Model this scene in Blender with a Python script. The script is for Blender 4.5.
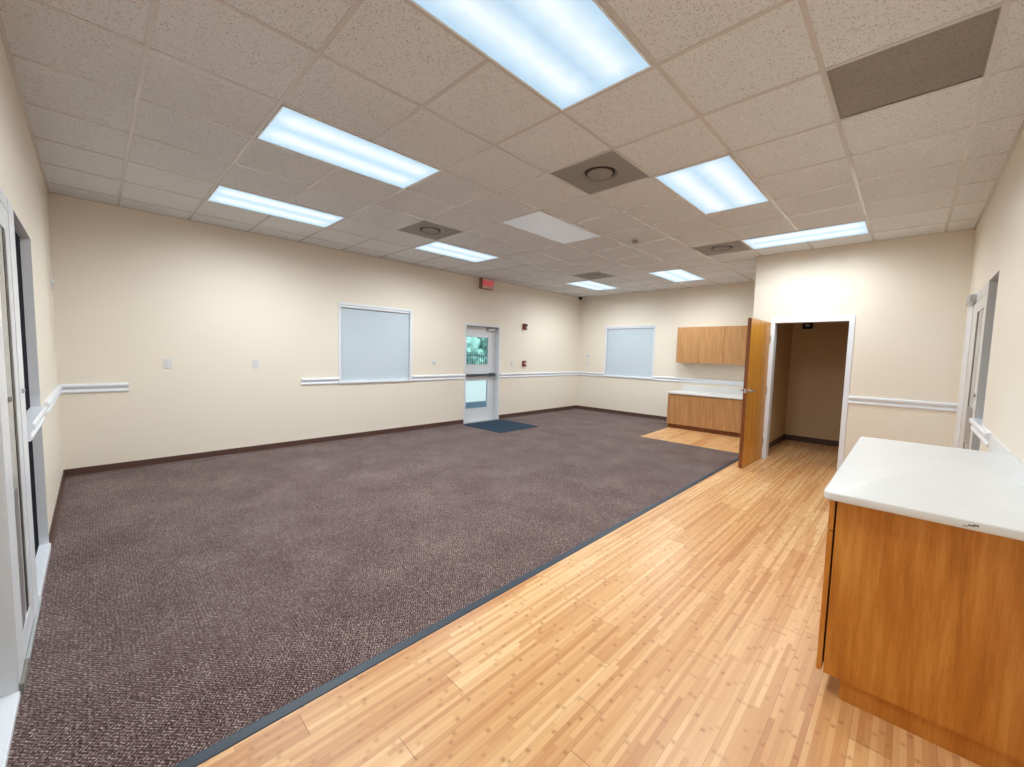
import bpy, bmesh, math, random
from mathutils import Matrix, Vector
random.seed(7)
for o in list(bpy.data.objects):
    bpy.data.objects.remove(o, do_unlink=True)
S = bpy.context.scene
COL = S.collection

# ------------------------------------------------------------------ camera
YAW, PITCH, ROLL, FPX = -0.77174, -0.07417, 0.02508, 407.87
CAM = Vector((0.4294, -0.2458, 1.4426))
fw = Vector((math.sin(YAW)*math.cos(PITCH), math.cos(YAW)*math.cos(PITCH), math.sin(PITCH)))
rt = Vector((math.cos(YAW), -math.sin(YAW), 0.0))
up = rt.cross(fw)
r2 = math.cos(ROLL)*rt + math.sin(ROLL)*up
u2 = -math.sin(ROLL)*rt + math.cos(ROLL)*up
cam_data = bpy.data.cameras.new('camera')
cam = bpy.data.objects.new('camera', cam_data)
COL.objects.link(cam)
cam.matrix_world = Matrix(((r2.x, u2.x, -fw.x, CAM.x), (r2.y, u2.y, -fw.y, CAM.y), (r2.z, u2.z, -fw.z, CAM.z), (0, 0, 0, 1)))
cam_data.sensor_fit = 'HORIZONTAL'
cam_data.sensor_width = 36.0
cam_data.lens = FPX/1024*36.0
cam_data.clip_start = 0.02
S.camera = cam

# ------------------------------------------------------------------ world, sun, exposure
S.view_settings.view_transform = 'Standard'
S.view_settings.look = 'None'
S.view_settings.exposure = 0.0
S.view_settings.gamma = 1.0
S.view_settings.use_curve_mapping = False
W = bpy.data.worlds.new('world')
S.world = W
W.use_nodes = True
wn = W.node_tree
for n in list(wn.nodes):
    wn.nodes.remove(n)
sky = wn.nodes.new('ShaderNodeTexSky')
sky.sky_type = 'NISHITA'
sky.sun_disc = False
sky.sun_elevation = math.radians(50)
sky.sun_rotation = math.radians(90)
wb = wn.nodes.new('ShaderNodeBackground')
wb.inputs['Strength'].default_value = 0.14
wo = wn.nodes.new('ShaderNodeOutputWorld')
wn.links.new(sky.outputs['Color'], wb.inputs['Color'])
wn.links.new(wb.outputs['Background'], wo.inputs['Surface'])
sun_d = bpy.data.lights.new('sun', 'SUN')
sun_d.energy = 5.0
sun_d.angle = math.radians(0.6)
sun_d.color = (1.0, 0.97, 0.92)
sun = bpy.data.objects.new('sun', sun_d)
COL.objects.link(sun)
sun.location = (10, 4, 14)
sun.rotation_euler = Vector((0.63, 0.12, 0.76)).to_track_quat('Z', 'Y').to_euler()

LAMP_W = 24.5            # radiant power of one spot; six per fixture
LAMP_COL = (0.90, 0.97, 1.0)

# ------------------------------------------------------------------ dimensions (metres)
K = 0.6096
XA, XD, YB, YC, YL, H = -5.879, 0.840, 8.727, -0.508, 6.570, 2.935

# ------------------------------------------------------------------ helpers
def lin(r, g, b):
    f = lambda c: (c/255/12.92) if c/255 <= 0.04045 else ((c/255+0.055)/1.055)**2.4
    return (f(r), f(g), f(b), 1.0)

def box(bm, x0, x1, y0, y1, z0, z1, bev=0.0, seg=2):
    vs = [bm.verts.new((x, y, z)) for z in (z0, z1) for y in (y0, y1) for x in (x0, x1)]
    fs = [(0, 2, 3, 1), (4, 5, 7, 6), (0, 1, 5, 4), (2, 6, 7, 3), (0, 4, 6, 2), (1, 3, 7, 5)]
    ff = [bm.faces.new([vs[i] for i in f]) for f in fs]
    if bev > 0:
        es = list({e for f in ff for e in f.edges})
        bmesh.ops.bevel(bm, geom=es, offset=bev, segments=seg, affect='EDGES', profile=0.5)
    return ff

def cyl(bm, p, q, r, r2=None, n=20, cap=True):
    p = Vector(p); q = Vector(q)
    d = q-p
    mat = Matrix.Translation((p+q)/2) @ d.to_track_quat('Z', 'Y').to_matrix().to_4x4()
    bmesh.ops.create_cone(bm, cap_ends=cap, segments=n, radius1=r, radius2=r if r2 is None else r2, depth=d.length, matrix=mat)

def lathe(bm, centre, axis, prof, n=32):
    """prof: list of (radius, height along axis)"""
    c = Vector(centre)
    m = Vector(axis).to_track_quat('Z', 'Y').to_matrix()
    rings = []
    for r, h in prof:
        if r < 1e-6:
            rings.append([bm.verts.new(c + m @ Vector((0, 0, h)))])
        else:
            rings.append([bm.verts.new(c + m @ Vector((r*math.cos(2*math.pi*i/n), r*math.sin(2*math.pi*i/n), h))) for i in range(n)])
    for a, b in zip(rings, rings[1:]):
        for i in range(n):
            j = (i+1) % n
            if len(a) == 1 and len(b) == 1: continue
            if len(a) == 1: bm.faces.new((a[0], b[i], b[j]))
            elif len(b) == 1: bm.faces.new((a[i], a[j], b[0]))
            else: bm.faces.new((a[i], a[j], b[j], b[i]))

def extrude_profile(bm, prof, p0, p1, out):
    """prof: (distance from wall, z) loop, run from p0 to p1 (xy), out: xy unit direction away from wall"""
    rings = []
    for p in (p0, p1):
        rings.append([bm.verts.new((p[0]+out[0]*d, p[1]+out[1]*d, z)) for d, z in prof])
    n = len(prof)
    for i in range(n):
        j = (i+1) % n
        bm.faces.new((rings[0][i], rings[0][j], rings[1][j], rings[1][i]))
    bm.faces.new(rings[0][::-1]); bm.faces.new(rings[1])

def link(name, bm, m, parent=None, smooth=False):
    """mesh given in world coordinates; a child's mesh is shifted into its root's frame"""
    root = parent
    while root is not None and root.parent is not None:
        root = root.parent
    if root is not None:
        bmesh.ops.translate(bm, verts=bm.verts, vec=-Vector(root.location))
    bmesh.ops.recalc_face_normals(bm, faces=bm.faces)
    me = bpy.data.meshes.new(name)
    bm.to_mesh(me); bm.free()
    for i in (m if isinstance(m, (list, tuple)) else [m]):
        me.materials.append(i)
    if smooth:
        for p in me.polygons: p.use_smooth = True
        try: me.set_sharp_from_angle(angle=math.radians(35))
        except Exception: pass
    o = bpy.data.objects.new(name, me)
    COL.objects.link(o)
    if parent is not None: o.parent = parent
    return o

def struct(name, bm, m, parent=None, smooth=False):
    o = link(name, bm, m, parent, smooth)
    if parent is None: o['kind'] = 'structure'
    return o

def thing(name, loc, label, cat, group=None, kind=None):
    o = bpy.data.objects.new(name, None)
    COL.objects.link(o)
    o.empty_display_size = 0.1
    o.location = loc
    o['label'] = label; o['category'] = cat
    if group: o['group'] = group
    if kind: o['kind'] = kind
    return o

def tag(o, label, cat, group=None, kind=None):
    o['label'] = label; o['category'] = cat
    if group: o['group'] = group
    if kind: o['kind'] = kind
    return o

def setting(name, loc):
    o = bpy.data.objects.new(name, None)
    COL.objects.link(o)
    o.location = loc
    o['kind'] = 'structure'
    return o

def copy_tree(o, parent=None):
    c = o.copy(); COL.objects.link(c)
    c.parent = parent
    for ch in list(o.children): copy_tree(ch, c)
    return c

def settree(o, loc, rot, label, group=None):
    o.location = loc; o.rotation_euler = (0, 0, rot); o['label'] = label
    if group: o['group'] = group

# ------------------------------------------------------------------ materials
class NT:
    def __init__(self, name):
        self.m = bpy.data.materials.new(name); self.m.use_nodes = True
        self.t = self.m.node_tree; self.b = self.t.nodes['Principled BSDF']
    def n(self, typ, **kw):
        x = self.t.nodes.new(typ)
        for k, v in kw.items(): setattr(x, k, v)
        return x
    def l(self, a, b): self.t.links.new(a, b)
    def val(self, s, v):
        if isinstance(v, (int, float, tuple)): s.default_value = v
        else: self.l(v, s)
    def math(self, op, a, b=0.0, c=None, clamp=False):
        x = self.n('ShaderNodeMath', operation=op); x.use_clamp = clamp
        self.val(x.inputs[0], a); self.val(x.inputs[1], b)
        if c is not None: self.val(x.inputs[2], c)
        return x.outputs[0]
    def mix(self, f, a, b, blend='MIX'):
        x = self.n('ShaderNodeMix', data_type='RGBA', blend_type=blend)
        self.val(x.inputs[0], f); self.val(x.inputs[6], a); self.val(x.inputs[7], b)
        return x.outputs[2]
    def coord(self, scale=(1, 1, 1), rot=(0, 0, 0)):
        c = self.n('ShaderNodeTexCoord'); mp = self.n('ShaderNodeMapping')
        mp.inputs['Scale'].default_value = scale; mp.inputs['Rotation'].default_value = rot
        self.l(c.outputs['Object'], mp.inputs['Vector'])
        return mp.outputs[0]
    def noise(self, vec, scale, detail=2.0, rough=0.5):
        x = self.n('ShaderNodeTexNoise'); self.l(vec, x.inputs['Vector'])
        x.inputs['Scale'].default_value = scale; x.inputs['Detail'].default_value = detail
        x.inputs['Roughness'].default_value = rough
        return x.outputs['Fac']
    def ramp(self, f, stops):
        x = self.n('ShaderNodeValToRGB'); self.l(f, x.inputs[0])
        e = x.color_ramp.elements
        e[0].position = stops[0][0]; e[0].color = stops[0][1]
        e[1].position = stops[-1][0]; e[1].color = stops[-1][1]
        for p, c in stops[1:-1]:
            k = e.new(p); k.color = c
        return x.outputs[0]
    def bump(self, h, strength=0.2, dist=0.002):
        x = self.n('ShaderNodeBump'); x.inputs['Strength'].default_value = strength
        x.inputs['Distance'].default_value = dist
        self.l(h, x.inputs['Height']); self.l(x.outputs[0], self.b.inputs['Normal'])
    def white(self, vec, dim='3D', w=None):
        x = self.n('ShaderNodeTexWhiteNoise', noise_dimensions=dim)
        if vec is not None: self.l(vec, x.inputs['Vector'])
        if w is not None: self.l(w, x.inputs['W'])
        return x.outputs['Value'], x.outputs['Color']

def plain(name, col, rough=0.5, metal=0.0, spec=0.5, bump=None, var=0.06, vscale=6):
    t = NT(name)
    v = t.coord()
    nz = t.noise(v, vscale, 3)
    lo = tuple(c*(1-var) for c in col[:3])+(1.0,); hi = tuple(min(1, c*(1+var)) for c in col[:3])+(1.0,)
    t.l(t.mix(nz, lo, hi), t.b.inputs['Base Color'])
    t.b.inputs['Roughness'].default_value = rough
    t.b.inputs['Metallic'].default_value = metal
    t.b.inputs['Specular IOR Level'].default_value = spec
    if bump: t.bump(t.noise(v, bump[0], 2), bump[1], bump[2])
    return t.m

M = {}
M['wall'] = plain('painted_wall', lin(238, 229, 214), 0.4, spec=0.45, bump=(160, 0.12, 0.001), var=0.015, vscale=1.2)
M['white_trim'] = plain('white_painted_trim', lin(234, 238, 245), 0.3, var=0.015)
M['white_frame'] = plain('white_enamel_frame', lin(224, 228, 233), 0.32, var=0.02)
M['grey_frame'] = plain('pale_grey_frame', lin(216, 215, 212), 0.34, var=0.02)
M['base'] = plain('brown_rubber_base', lin(86, 60, 52), 0.45, var=0.05)
M['steel'] = plain('brushed_steel', lin(190, 186, 180), 0.28, metal=1.0, var=0.03)
M['alu'] = plain('satin_aluminium', lin(190, 193, 196), 0.38, metal=0.6, var=0.05)
M['dark_metal'] = plain('dark_grey_metal', lin(78, 84, 92), 0.4, metal=0.4)
M['plastic'] = plain('white_plastic', lin(226, 227, 226), 0.35, var=0.01)
M['black'] = plain('black_plastic', lin(28, 26, 26), 0.4)
M['red'] = plain('red_enamel', lin(120, 26, 26), 0.35)
M['dark_gap'] = plain('dark_gap', lin(40, 26, 16), 0.7)  # shade of the cabinet gaps put into a near-black brown
M['grey_base'] = plain('grey_rubber', lin(128, 124, 116), 0.5)
M['edge_strip'] = plain('charcoal_blue_rubber_edging', lin(50, 61, 74), 0.5, var=0.12, vscale=20)
M['mat'] = plain('blue_grey_entrance_mat', lin(52, 68, 84), 0.95, spec=0.1, bump=(500, 0.6, 0.003), var=0.2, vscale=60)
M['grid'] = plain('ceiling_grid_enamel', lin(212, 208, 205), 0.22, var=0.02)
M['vent'] = plain('dusty_vent_metal', lin(146, 142, 136), 0.6, var=0.08, vscale=9)
M['vent_dark'] = plain('vent_shadow_gap', lin(48, 42, 38), 0.8)
M['off_lens'] = plain('off_lens_added_glow', lin(228, 232, 236), 0.35, var=0.05, vscale=8)
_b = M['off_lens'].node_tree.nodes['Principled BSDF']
_b.inputs['Emission Color'].default_value = (0.6, 0.8, 1.0, 1); _b.inputs['Emission Strength'].default_value = 0.14  # added weak blue glow; the fixture itself is off
M['closet_wall'] = plain('tan_closet_wall', lin(222, 192, 152), 0.45, var=0.015)  # warmer tan than the main room walls
M['concrete'] = plain('pale_concrete', lin(206, 204, 198), 0.8, var=0.08, vscale=1.5)
M['leaf'] = plain('leaf_green', lin(150, 188, 176), 0.6, var=0.55, vscale=6)

def pane(name, col, rough, trans=0.0):
    t = NT(name)
    nz = t.noise(t.coord(), 2.0, 2)
    t.l(t.mix(nz, col, tuple(c*0.9 for c in col[:3])+(1.0,)), t.b.inputs['Base Color'])
    t.b.inputs['Roughness'].default_value = rough
    t.b.inputs['Transmission Weight'].default_value = trans
    t.b.inputs['IOR'].default_value = 1.1 if trans else 1.5
    return t.m
M['clear_glass'] = pane('clear_tinted_glass', (0.74, 0.97, 1.0, 1), 0.0, 1.0)
M['frosted'] = pane('frosted_grey_glass', lin(184, 184, 182), 0.25)
M['tinted'] = pane('dark_tinted_glass', lin(26, 30, 42), 0.12)
M['reveal_black'] = plain('black_glazing_seal', lin(20, 22, 32), 0.8, spec=0.05)
M['panel_grey'] = pane('grey_lower_glass', lin(134, 132, 132), 0.3)

# window shade: woven blue grey cloth that lets a little daylight through
t = NT('roller_shade_cloth')
v = t.coord((1, 1, 1))
nz = t.noise(v, 1.6, 2)
t.l(t.mix(nz, lin(196, 209, 218), lin(204, 217, 225)), t.b.inputs['Base Color'])
t.b.inputs['Roughness'].default_value = 0.8
t.b.inputs['Specular IOR Level'].default_value = 0.2
t.bump(t.noise(v, 700, 1), 0.2, 0.001)
M['shade'] = t.m

# acoustic ceiling tile: fissures and pinholes
t = NT('fissured_ceiling_tile')
v = t.coord()
f1 = t.noise(v, 120, 3, 0.7)
f2 = t.noise(v, 210, 2, 0.6)
spk = t.math('MULTIPLY', t.math('SMOOTH_MAX', t.math('MULTIPLY_ADD', f1, -10.0, 4.35), 0.0, 0.08), 1.0, clamp=True)
spk2 = t.math('MULTIPLY_ADD', f2, -8.0, 3.0, clamp=True)
vor = t.n('ShaderNodeTexVoronoi'); t.l(v, vor.inputs['Vector']); vor.inputs['Scale'].default_value = 1/K
base = t.mix(t.noise(v, 1.3, 2), lin(226, 228, 229), lin(234, 236, 237))
c = t.mix(t.math('MULTIPLY', spk, 0.7), base, lin(118, 104, 94))
c = t.mix(t.math('MULTIPLY', spk2, 0.4), c, lin(140, 124, 110))
t.l(c, t.b.inputs['Base Color'])
t.b.inputs['Roughness'].default_value = 0.95
t.b.inputs['Specular IOR Level'].default_value = 0.1
t.bump(t.math('MULTIPLY', t.math('ADD', spk, spk2), -1.0), 0.5, 0.002)
M['tile'] = t.m

# dark return-air tile, no grid, mottled
t = NT('dark_perforated_panel')
v = t.coord()
c = t.mix(t.noise(v, 3.0, 3), lin(142, 134, 126), lin(162, 154, 146))
c = t.mix(t.math('MULTIPLY_ADD', t.noise(v, 160, 1), -7.0, 2.9, clamp=True), c, lin(106, 98, 90))
t.l(c, t.b.inputs['Base Color'])
t.b.inputs['Roughness'].default_value = 0.9
M['dark_tile'] = t.m

# carpet: looped herringbone of maroon, brown and pale threads
t = NT('maroon_loop_carpet')
v = t.coord()
sp = t.n('ShaderNodeSeparateXYZ'); t.l(v, sp.inputs[0])
zig = t.math('PINGPONG', sp.outputs['X'], 0.024)
a = t.math('SINE', t.math('MULTIPLY', t.math('ADD', sp.outputs['Y'], zig), 2*math.pi/0.016))
vz = t.coord((1, 1, 1))
thr = t.noise(vz, 170, 2, 0.8)
thr2 = t.noise(vz, 90, 3, 0.7)
big = t.noise(vz, 2.2, 3, 0.6)
f = t.math('ADD', t.math('MULTIPLY', a, 0.09), t.math('ADD', t.math('MULTIPLY', thr, 0.85), t.math('MULTIPLY', thr2, 0.35)))
f = t.math('ADD', f, t.math('MULTIPLY_ADD', big, 0.14, -0.07))
col = t.ramp(f, [(0.42, lin(38, 19, 20)), (0.57, lin(84, 62, 62)), (0.68, lin(114, 95, 93)), (0.84, lin(206, 190, 182))])
t.l(col, t.b.inputs['Base Color'])
t.b.inputs['Roughness'].default_value = 1.0
t.b.inputs['Specular IOR Level'].default_value = 0.1
t.b.inputs['Sheen Weight'].default_value = 0.12
t.b.inputs['Sheen Roughness'].default_value = 0.5
t.bump(f, 0.7, 0.004)
M['carpet'] = t.m

# bamboo laminate floor: planks of narrow strips with darker knuckles
t = NT('bamboo_plank_floor')
v = t.coord()
sp = t.n('ShaderNodeSeparateXYZ'); t.l(v, sp.inputs[0])
X, Y = sp.outputs['X'], sp.outputs['Y']
SW, PW, PL = 0.0200, 0.1200, 1.2
si = t.math('FLOOR', t.math('DIVIDE', X, SW))
pi_ = t.math('FLOOR', t.math('DIVIDE', X, PW))
def wn1(w):
    x = t.n('ShaderNodeTexWhiteNoise', noise_dimensions='1D'); t.l(w, x.inputs['W']); return x.outputs['Value']
poff = t.math('MULTIPLY', wn1(pi_), PL*7)
py = t.math('DIVIDE', t.math('ADD', Y, poff), PL)
pj = t.math('FLOOR', py)
pid = t.math('ADD', t.math('MULTIPLY', pi_, 17.3), t.math('MULTIPLY', pj, 5.7))
soff = t.math('MULTIPLY', wn1(t.math('ADD', si, 0.37)), 5.0)
SEG = 0.95
sy = t.math('DIVIDE', t.math('ADD', Y, soff), SEG)
sj = t.math('FLOOR', sy)
sid = t.math('ADD', t.math('MULTIPLY', si, 3.13), t.math('MULTIPLY', sj, 7.91))
rs = wn1(sid); rp = wn1(pid)
tone = t.math('ADD', t.math('MULTIPLY', rs, 0.55), t.math('MULTIPLY', rp, 0.35))
grain = t.noise(t.coord((60, 2.0, 1)), 3.0, 3, 0.6)
tone = t.math('ADD', tone, t.math('MULTIPLY_ADD', grain, 0.24, -0.12))
col = t.ramp(tone, [(0.0, lin(188, 130, 80)), (0.35, lin(207, 154, 102)), (0.6, lin(219, 171, 119)), (0.95, lin(238, 200, 150))])
# knuckle: short dark mark a little way into each strip segment
fy = t.math('FRACT', t.math('MULTIPLY', sy, 3.0))
fx = t.math('ABSOLUTE', t.math('SUBTRACT', t.math('FRACT', t.math('DIVIDE', X, SW)), 0.5))
kn = t.math('ABSOLUTE', t.math('SUBTRACT', fy, 0.5))
kn = t.math('MULTIPLY_ADD', kn, -22.0, 1.0, clamp=True)
kn = t.math('MULTIPLY', kn, t.math('MULTIPLY_ADD', fx, -1.6, 1.1, clamp=True))
kn = t.math('MULTIPLY', kn, t.math('MULTIPLY_ADD', wn1(t.math('ADD', sid, 0.5)), 0.7, 0.25))
col = t.mix(t.math('MULTIPLY', kn, 0.85), col, lin(150, 88, 40))
sseam = t.math('MULTIPLY_ADD', fx, 30.0, -13.8, clamp=True)
col = t.mix(t.math('MULTIPLY', sseam, 0.18), col, lin(150, 92, 48))
px = t.math('ABSOLUTE', t.math('SUBTRACT', t.math('FRACT', t.math('DIVIDE', X, PW)), 0.5))
pseam = t.math('MULTIPLY_ADD', px, 120.0, -58.6, clamp=True)
pyf = t.math('ABSOLUTE', t.math('SUBTRACT', t.math('FRACT', py), 0.5))
eseam = t.math('MULTIPLY_ADD', pyf, 900.0, -448.6, clamp=True)
seam = t.math('MAXIMUM', t.math('MULTIPLY', pseam, 0.45), t.math('MULTIPLY', eseam, 0.9))
col = t.mix(seam, col, lin(112, 68, 36))
t.l(col, t.b.inputs['Base Color'])
t.l(t.math('MULTIPLY_ADD', grain, 0.12, 0.30), t.b.inputs['Roughness'])
t.b.inputs['Specular IOR Level'].default_value = 0.45
t.bump(t.math('MULTIPLY_ADD', seam, -1.0, 1.0), 0.25, 0.001)
M['bamboo'] = t.m

def wood(name, lo, mid, hi, rough=0.33, scale=(14, 14, 1.1), figure=1.0):
    t = NT(name)
    v = t.coord(scale)
    g = t.noise(v, 2.2, 5, 0.62)
    fine = t.noise(t.coord((scale[0]*6, scale[1]*6, scale[2]*4)), 3.0, 3, 0.7)
    w = t.n('ShaderNodeTexWave', wave_type='BANDS', bands_direction='DIAGONAL')
    t.l(t.coord((3.0, 3.0, 0.42)), w.inputs['Vector'])
    w.inputs['Scale'].default_value = 1.3; w.inputs['Distortion'].default_value = 7.0
    w.inputs['Detail'].default_value = 3.0; w.inputs['Detail Scale'].default_value = 1.2
    f = t.math('ADD', t.math('MULTIPLY', g, 0.75), t.math('ADD', t.math('MULTIPLY', fine, 0.32), t.math('MULTIPLY', w.outputs['Fac'], 0.13*figure)))
    t.l(t.ramp(f, [(0.34, lo), (0.56, mid), (0.8, hi)]), t.b.inputs['Base Color'])
    t.b.inputs['Roughness'].default_value = rough
    t.b.inputs['Specular IOR Level'].default_value = 0.4
    t.bump(fine, 0.06, 0.001)
    return t.m
M['oak_near'] = wood('honey_oak_laminate', lin(166, 100, 34), lin(196, 124, 44), lin(216, 150, 70), 0.38)
M['oak_far'] = wood('light_oak_laminate', lin(158, 110, 66), lin(182, 134, 86), lin(200, 154, 106), 0.5, scale=(26, 26, 1.2), figure=0.6)
M['oak_door'] = wood('golden_oak_veneer', lin(180, 114, 30), lin(204, 140, 44), lin(220, 160, 66), 0.32, scale=(10, 10, 0.8))
M['oak_edge'] = wood('brown_oak_edge', lin(104, 56, 24), lin(128, 72, 32), lin(146, 86, 44), 0.4)

# quartz worktop
t = NT('white_quartz_worktop')
v = t.coord()
vo = t.n('ShaderNodeTexVoronoi'); t.l(v, vo.inputs['Vector']); vo.inputs['Scale'].default_value = 150
fl = t.math('MULTIPLY_ADD', vo.outputs['Distance'], -5.0, 1.1, clamp=True)
pick = t.math('GREATER_THAN', t.noise(v, 60, 2), 0.56)
c = t.mix(t.noise(v, 5.0, 3), lin(220, 220, 219), lin(229, 229, 229))
c = t.mix(t.math('MULTIPLY', t.math('MULTIPLY', fl, pick), 0.6), c, lin(150, 150, 146))
t.l(c, t.b.inputs['Base Color'])
t.b.inputs['Roughness'].default_value = 0.34
M['quartz'] = t.m

# lit fluorescent lens: brighter over the two tubes
t = NT('lit_fluorescent_lens')
v = t.coord()
sp = t.n('ShaderNodeSeparateXYZ'); t.l(v, sp.inputs[0])
d = t.math('ABSOLUTE', t.math('SUBTRACT', t.math('ABSOLUTE', sp.outputs['X']), 0.13))
band = t.math('MULTIPLY_ADD', d, -7.5, 1.0, clamp=True)
endf = t.math('MULTIPLY_ADD', t.math('ABSOLUTE', sp.outputs['Y']), -8.0, 4.9, clamp=True)
band = t.math('MULTIPLY', band, endf)
rib = t.math('MULTIPLY_ADD', t.noise(v, 9, 2), 0.25, 0.88)
e = t.mix(band, (0.46, 0.68, 0.86, 1), (0.88, 0.99, 1.06, 1))
t.b.inputs['Base Color'].default_value = (0.12, 0.13, 0.14, 1)
t.b.inputs['Roughness'].default_value = 0.3
t.l(e, t.b.inputs['Emission Color'])
t.l(t.math('MULTIPLY', rib, 1.0), t.b.inputs['Emission Strength'])
M['lens'] = t.m

t = NT('lit_red_sign_letters')
t.b.inputs['Base Color'].default_value = lin(200, 40, 60)
t.b.inputs['Emission Color'].default_value = lin(225, 50, 75)
t.b.inputs['Emission Strength'].default_value = 0.55
M['sign_red'] = t.m
M['sign_face'] = plain('sign_face', lin(226, 200, 190), 0.4)
M['sign_side'] = plain('sign_housing', lin(150, 110, 92), 0.5)

# ------------------------------------------------------------------ walls
def wall_cells(us, zs, holes):
    out = []
    for a, b in zip(us, us[1:]):
        for c, d in zip(zs, zs[1:]):
            um, zm = (a+b)/2, (c+d)/2
            if not any(h[0] < um < h[1] and h[2] < zm < h[3] for h in holes):
                out.append((a, b, c, d))
    return out

def make_wall(name, axis, p0, p1, u0, u1, holes=(), z0=0.0, z1=H+0.03, m=None):
    us = sorted({u0, u1, *[h[0] for h in holes], *[h[1] for h in holes]})
    zs = sorted({z0, z1, *[h[2] for h in holes], *[h[3] for h in holes]})
    bm = bmesh.new()
    for a, b, c, d in wall_cells(us, zs, holes):
        if axis == 'x': box(bm, p0, p1, a, b, c, d)
        else: box(bm, a, b, p0, p1, c, d)
    bmesh.ops.remove_doubles(bm, verts=bm.verts, dist=1e-5)
    dup = {}
    for f in bm.faces:
        k = tuple(sorted(v.index for v in f.verts))
        dup.setdefault(tuple(round(c, 4) for c in f.calc_center_median()), []).append(f)
    kill = [f for fs in dup.values() if len(fs) > 1 for f in fs]
    if kill: bmesh.ops.delete(bm, geom=kill, context='FACES')
    return struct(name, bm, m or M['wall'])

T = 0.16
WIN_A = (2.395, 3.68, 0.905, 2.155)
DOOR_A = (4.872, 5.850, 0.0, 2.018)
WIN_B = (-5.075, -3.780, 0.920, 2.172)
OPEN1 = (-3.780, -2.250, 0.0, 2.120)
OPEN2 = (-2.060, -0.30, 0.0, 2.120)
OPEND = (4.320, 6.500, 0.0, 2.130)
CLOSET = (-1.040, -0.120, 0.0, 2.035)
make_wall('wall_west', 'x', XA-T, XA, YC-T, YB+T, [WIN_A, DOOR_A])
make_wall('wall_north', 'y', YB, YB+T, XA, XD+T, [WIN_B])
make_wall('wall_south', 'y', YC-T, YC, XA, XD+T, [OPEN1, OPEN2])
make_wall('wall_east', 'x', XD, XD+T, YC, YB, [OPEND])
make_wall('wall_closet_front', 'y', YL, YL+0.13, -1.28, XD, [CLOSET], z1=H)
make_wall('wall_closet_side', 'x', -1.28, -1.135, YL+0.13, YB, z1=H)
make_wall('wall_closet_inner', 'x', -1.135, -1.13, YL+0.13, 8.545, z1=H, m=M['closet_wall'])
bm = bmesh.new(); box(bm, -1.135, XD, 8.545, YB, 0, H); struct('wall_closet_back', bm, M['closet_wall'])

# ------------------------------------------------------------------ floor
bm = bmesh.new()
box(bm, XA-T, XD+T, YC-T, YB+T, -0.12, 0.0)
struct('floor', bm, M['bamboo'])
# carpet: L-shaped slab that leaves the wood by the kitchenette free
CX = -1.272
bm = bmesh.new()
pts = [(XA, YC), (CX, YC), (CX, YL), (-2.985, YL), (-2.985, 8.06), (-3.14, 8.06), (-3.14, YB), (XA, YB)]
pts = [(XA, YC), (CX, YC), (CX, YL), (-2.985, YL), (-3.06, 8.06), (-3.14, 8.06), (-3.14, YB), (XA, YB)]
b0 = [bm.verts.new((x, y, 0.0005)) for x, y in pts]; b1 = [bm.verts.new((x, y, 0.008)) for x, y in pts]
bm.faces.new(b1); bm.faces.new(b0[::-1])
for i in range(len(pts)):
    j = (i+1) % len(pts); bm.faces.new((b0[i], b0[j], b1[j], b1[i]))
struct('floor_carpet', bm, M['carpet'])
# rubber edging between carpet and wood
bm = bmesh.new()
prof = [(0.0, 0.0005), (0.044, 0.0005), (0.040, 0.004), (0.010, 0.0105), (0.0, 0.0105)]
extrude_profile(bm, prof, (CX, YC), (CX, YL+0.0), (1, 0))
struct('trim_1', bm, M['edge_strip'])

# ------------------------------------------------------------------ ceiling: tiles and grid
lit = [(-2, 1, 'y'), (-5, 1, 'y'), (-8, 1, 'y'), (-8, 5, 'y'), (-2, 5, 'y'), (-8, 11, 'y'), (-5, 11, 'y'), (-2, 9, 'x')]
off = (-5, 5, 'y')
vents = [(-3, 4), (-7, 4), (-7, 10), (-3, 9)]
dark_tile = (0, 4)
used = {dark_tile} | set(vents)
for i, j, ax in lit+[off]:
    used |= {(i, j), (i, j+1)} if ax == 'y' else {(i, j), (i+1, j)}
bm = bmesh.new()
for i in range(-10, 3):
    for j in range(-1, 15):
        if (i, j) in used: continue
        x0, x1 = max(i*K, XA), min((i+1)*K, XD)
        y0, y1 = max(j*K, YC), min((j+1)*K, YB)
        if x1-x0 < 0.02 or y1-y0 < 0.02: continue
        box(bm, x0+0.001, x1-0.001, y0+0.001, y1-0.001, H+0.002, H+0.016)
struct('ceiling', bm, M['tile'])
bm = bmesh.new()
box(bm, XA-T, XD+T, YC-T, YB+T, H+0.16, H+0.30)
box(bm, XA-T, XA, YC-T, YB+T, H+0.03, H+0.16); box(bm, XD, XD+T, YC-T, YB+T, H+0.03, H+0.16)
box(bm, XA, XD, YC-T, YC, H+0.03, H+0.16); box(bm, XA, XD, YB, YB+T, H+0.03, H+0.16)
struct('roof_slab', bm, M['concrete'])
bm = bmesh.new()
hw = 0.012
def inside_fix(x, y):
    for i, j, ax in lit+[off]:
        w, l = (1, 2) if ax == 'y' else (2, 1)
        if i*K+0.02 < x < (i+w)*K-0.02 and j*K+0.02 < y < (j+l)*K-0.02: return True
    return False
for i in range(-9, 2):
    x = i*K
    for j in range(-1, 15):
        y0, y1 = max(j*K, YC), min((j+1)*K, YB)
        if y1-y0 > 0.03 and not inside_fix(x, (y0+y1)/2): box(bm, x-hw, x+hw, y0+hw, y1-hw, H-0.001, H+0.003)
for j in range(0, 15):
    y = j*K
    for i in range(-10, 2):
        x0, x1 = max(i*K, XA), min((i+1)*K, XD)
        if x1-x0 > 0.03 and not inside_fix((x0+x1)/2, y): box(bm, x0+hw, x1-hw, y-hw, y+hw, H-0.001, H+0.003)
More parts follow.
